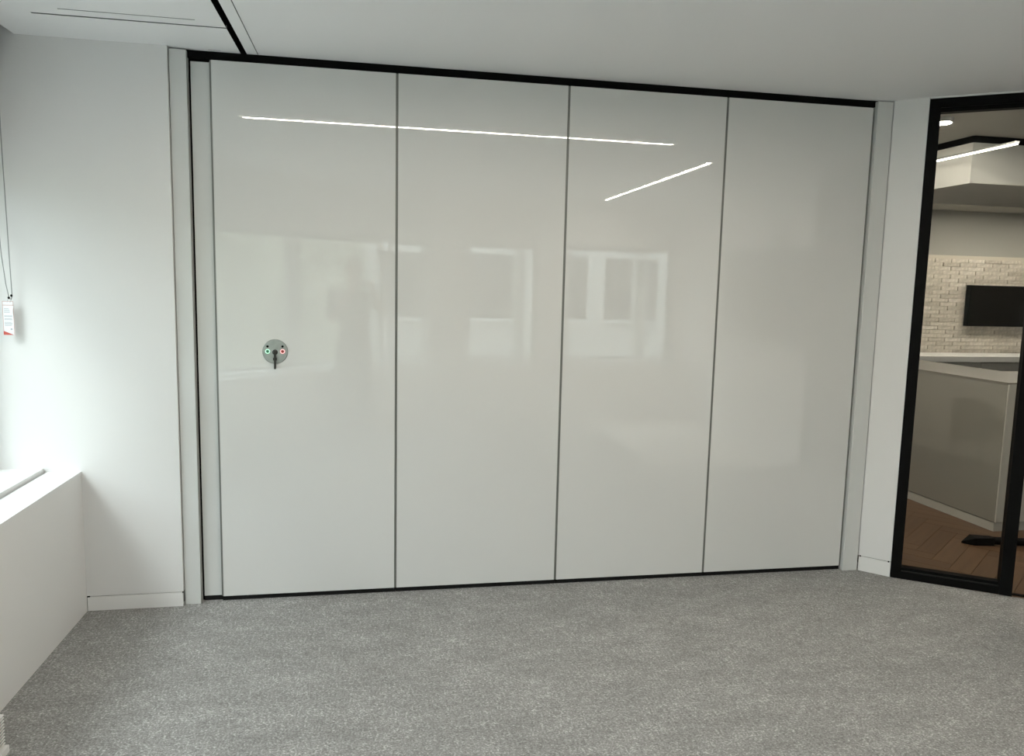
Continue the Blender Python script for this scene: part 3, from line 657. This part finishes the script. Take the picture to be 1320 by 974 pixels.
# ------------------------------------------------------------------ the photographer (visible mirrored in the first panel)
PX, PY = 0.585, -4.375
pr = empty('person', (PX, PY, 0.0), 'person in dark T-shirt standing and holding up a phone, mirrored in the lock panel', 'person')
M_skin = mat('skin', (0.42, 0.25, 0.18, 1), 0.55, var=0.06); M_shirt = mat('dark_shirt', (0.05, 0.05, 0.045, 1), 0.9, var=0.12, vscale=12); M_trs = mat('grey_trousers', (0.09, 0.085, 0.075, 1), 0.9, var=0.12, vscale=12)
M_hair = mat('dark_hair', (0.02, 0.015, 0.012, 1), 0.7, var=0.2, vscale=50); M_shoe = mat('grey_shoe', (0.2, 0.2, 0.2, 1), 0.7); M_eye = mat('eye_white', (0.7, 0.7, 0.68, 1), 0.2)
def chain(bm, nodes, seg=16):
    tube(bm, [n[0] for n in nodes], [n[1] for n in nodes], seg)
    for p, r in nodes: ell(bm, p, (r, r, r), 12)
def remesh(o, v, sm=6):
    r = o.modifiers.new('remesh', 'REMESH'); r.mode = 'VOXEL'; r.voxel_size = v; r.use_smooth_shade = True
    s = o.modifiers.new('smooth', 'SMOOTH'); s.iterations = sm; s.factor = 0.5
PH = Vector((0.690, -4.0085, 1.655))         # phone centre
sh = {1: Vector((PX+0.205, PY+0.0, 1.525)), -1: Vector((PX-0.205, PY+0.0, 1.525))}
elb = {1: Vector((PX+0.315, PY+0.095, 1.345)), -1: Vector((PX-0.235, PY+0.07, 1.27))}
wr = {1: Vector((0.800, PY+0.300, 1.560)), -1: Vector((0.565, PY+0.285, 1.560))}
bm = bmesh.new()
# torso and pelvis
for c, r in (((PX, PY, 1.00), (0.165, 0.115, 0.13)), ((PX, PY, 1.12), (0.15, 0.105, 0.14)), ((PX, PY, 1.27), (0.165, 0.115, 0.16)), ((PX, PY, 1.42), (0.185, 0.115, 0.13)), ((PX, PY-0.005, 1.51), (0.17, 0.085, 0.075))): ell(bm, c, r, 24)
chain(bm, [((PX, PY-0.005, 1.52), 0.07), ((PX, PY+0.005, 1.62), 0.058), ((PX, PY+0.015, 1.70), 0.058)])
# head
ell(bm, (PX, PY+0.01, 1.825), (0.076, 0.095, 0.098), 24); ell(bm, (PX, PY+0.035, 1.755), (0.060, 0.068, 0.065), 20)
tube(bm, [(PX, PY+0.100, 1.835), (PX, PY+0.126, 1.795), (PX, PY+0.108, 1.785)], [0.009, 0.014, 0.011], 10)
ell(bm, (PX, PY+0.098, 1.752), (0.026, 0.012, 0.008), 12)
for s in (1, -1): ell(bm, (PX+s*0.079, PY+0.005, 1.815), (0.010, 0.020, 0.032), 12)
# arms
for s in (1, -1):
    chain(bm, [(sh[s], 0.058), ((sh[s]+elb[s])/2, 0.050), (elb[s], 0.041), (elb[s].lerp(wr[s], 0.35), 0.043), (wr[s], 0.028)])
# legs
for s in (1, -1):
    hx = PX+s*0.095
    chain(bm, [((hx, PY, 0.98), 0.095), ((hx+s*0.005, PY+0.01, 0.75), 0.080), ((hx+s*0.01, PY+0.015, 0.53), 0.057), ((hx+s*0.015, PY-0.005, 0.38), 0.058), ((hx+s*0.02, PY-0.01, 0.10), 0.038)])
    ell(bm, (hx+s*0.03, PY+0.06, 0.04), (0.045, 0.12, 0.032), 16)
# hands: palm, four fingers behind the phone, thumb on the near face
for s in (1, -1):
    w_ = wr[s]; edge = PH.x + s*0.080
    palm = Vector((edge+s*0.012, PH.y-0.045, PH.z-0.045))
    chain(bm, [(w_, 0.026), (w_.lerp(palm, 0.55), 0.030), (palm, 0.026)])
    for k, ln in enumerate((0.030, 0.036, 0.033, 0.024)):
        zz = PH.z+0.028-k*0.0195
        chain(bm, [((palm.x, palm.y+0.005, palm.z+0.02-k*0.010), 0.010), ((edge+s*0.016, PH.y-0.014, zz), 0.0088), ((edge+s*0.010, PH.y+0.013, zz), 0.0082), ((edge-s*ln*0.62, PH.y+0.0125, zz+0.002), 0.0072)], 10)
    chain(bm, [((palm.x, palm.y, palm.z), 0.013), ((edge+s*0.004, PH.y-0.030, PH.z-0.022), 0.0105), ((edge-s*0.024, PH.y-0.0155, PH.z-0.006), 0.0088)], 10)
body = obj('body', bm, M_skin, pr); remesh(body, 0.0068, 3)
# clothes
bm = bmesh.new()
for c, r in (((PX, PY, 0.99), (0.180, 0.130, 0.10)), ((PX, PY, 1.12), (0.170, 0.124, 0.15)), ((PX, PY, 1.27), (0.180, 0.130, 0.16)), ((PX, PY, 1.42), (0.198, 0.128, 0.13)), ((PX, PY-0.005, 1.51), (0.185, 0.097, 0.078))): ell(bm, c, r, 24)
for s in (1, -1): chain(bm, [(sh[s], 0.070), (sh[s].lerp(elb[s], 0.5), 0.066), (sh[s].lerp(elb[s], 0.86), 0.062)])
o = obj('t_shirt', bm, M_shirt, pr, label='dark T-shirt'); remesh(o, 0.011, 4)
bm = bmesh.new()
ell(bm, (PX, PY, 0.98), (0.177, 0.127, 0.12), 24)
for s in (1, -1):
    hx = PX+s*0.095
    chain(bm, [((hx, PY, 0.96), 0.104), ((hx+s*0.005, PY+0.01, 0.75), 0.091), ((hx+s*0.01, PY+0.015, 0.53), 0.074), ((hx+s*0.015, PY, 0.36), 0.071), ((hx+s*0.02, PY-0.008, 0.13), 0.062)])
o = obj('trousers', bm, M_trs, pr, label='grey trousers'); remesh(o, 0.011, 4)
for s in (1, -1):
    bm = bmesh.new(); hx = PX+s*0.125
    ell(bm, (hx, PY+0.065, 0.052), (0.052, 0.135, 0.048), 20); ell(bm, (hx-s*0.005, PY-0.01, 0.085), (0.050, 0.06, 0.055), 16); box(bm, hx-0.046, hx+0.046, PY-0.06, PY+0.19, 0.0, 0.02)
    o = obj('shoe', bm, M_shoe, pr); remesh(o, 0.008, 3)
bm = bmesh.new(); ell(bm, (PX, PY-0.006, 1.848), (0.083, 0.098, 0.090), 24); ell(bm, (PX, PY-0.035, 1.80), (0.080, 0.072, 0.085), 20)
o = obj('hair', bm, M_hair, pr, label='short dark hair'); remesh(o, 0.008, 3)
for s in (1, -1):
    bm = bmesh.new(); ell(bm, (PX+s*0.031, PY+0.0945, 1.832), (0.012, 0.007, 0.007), 12); obj('eye', bm, M_eye, pr)
# the phone, whose rear lens is the viewpoint
ph = empty('mobile_phone', PH, 'dark mobile phone held sideways in both hands', 'phone')
bx('case', (PH.x-0.078, PH.x+0.078, PH.y-0.004, PH.y+0.004, PH.z-0.037, PH.z+0.037), M_black, ph, bevel=0.003)
bx('display', (PH.x-0.075, PH.x+0.075, PH.y-0.0045, PH.y-0.0041, PH.z-0.034, PH.z+0.034), mat('phone_glass', (0.02, 0.02, 0.02, 1), 0.1), ph)
bm = bmesh.new(); tube(bm, [(CAMP.x, PH.y+0.004, PH.z+0.008), (CAMP.x, PH.y+0.0062, PH.z+0.008)], 0.007, 16); obj('lens', bm, M_dark, ph)
bm = bmesh.new(); tube(bm, [(CAMP.x, PH.y+0.004, PH.z-0.014), (CAMP.x, PH.y+0.0062, PH.z-0.014)], 0.007, 16); obj('lens', bm, M_dark, ph)
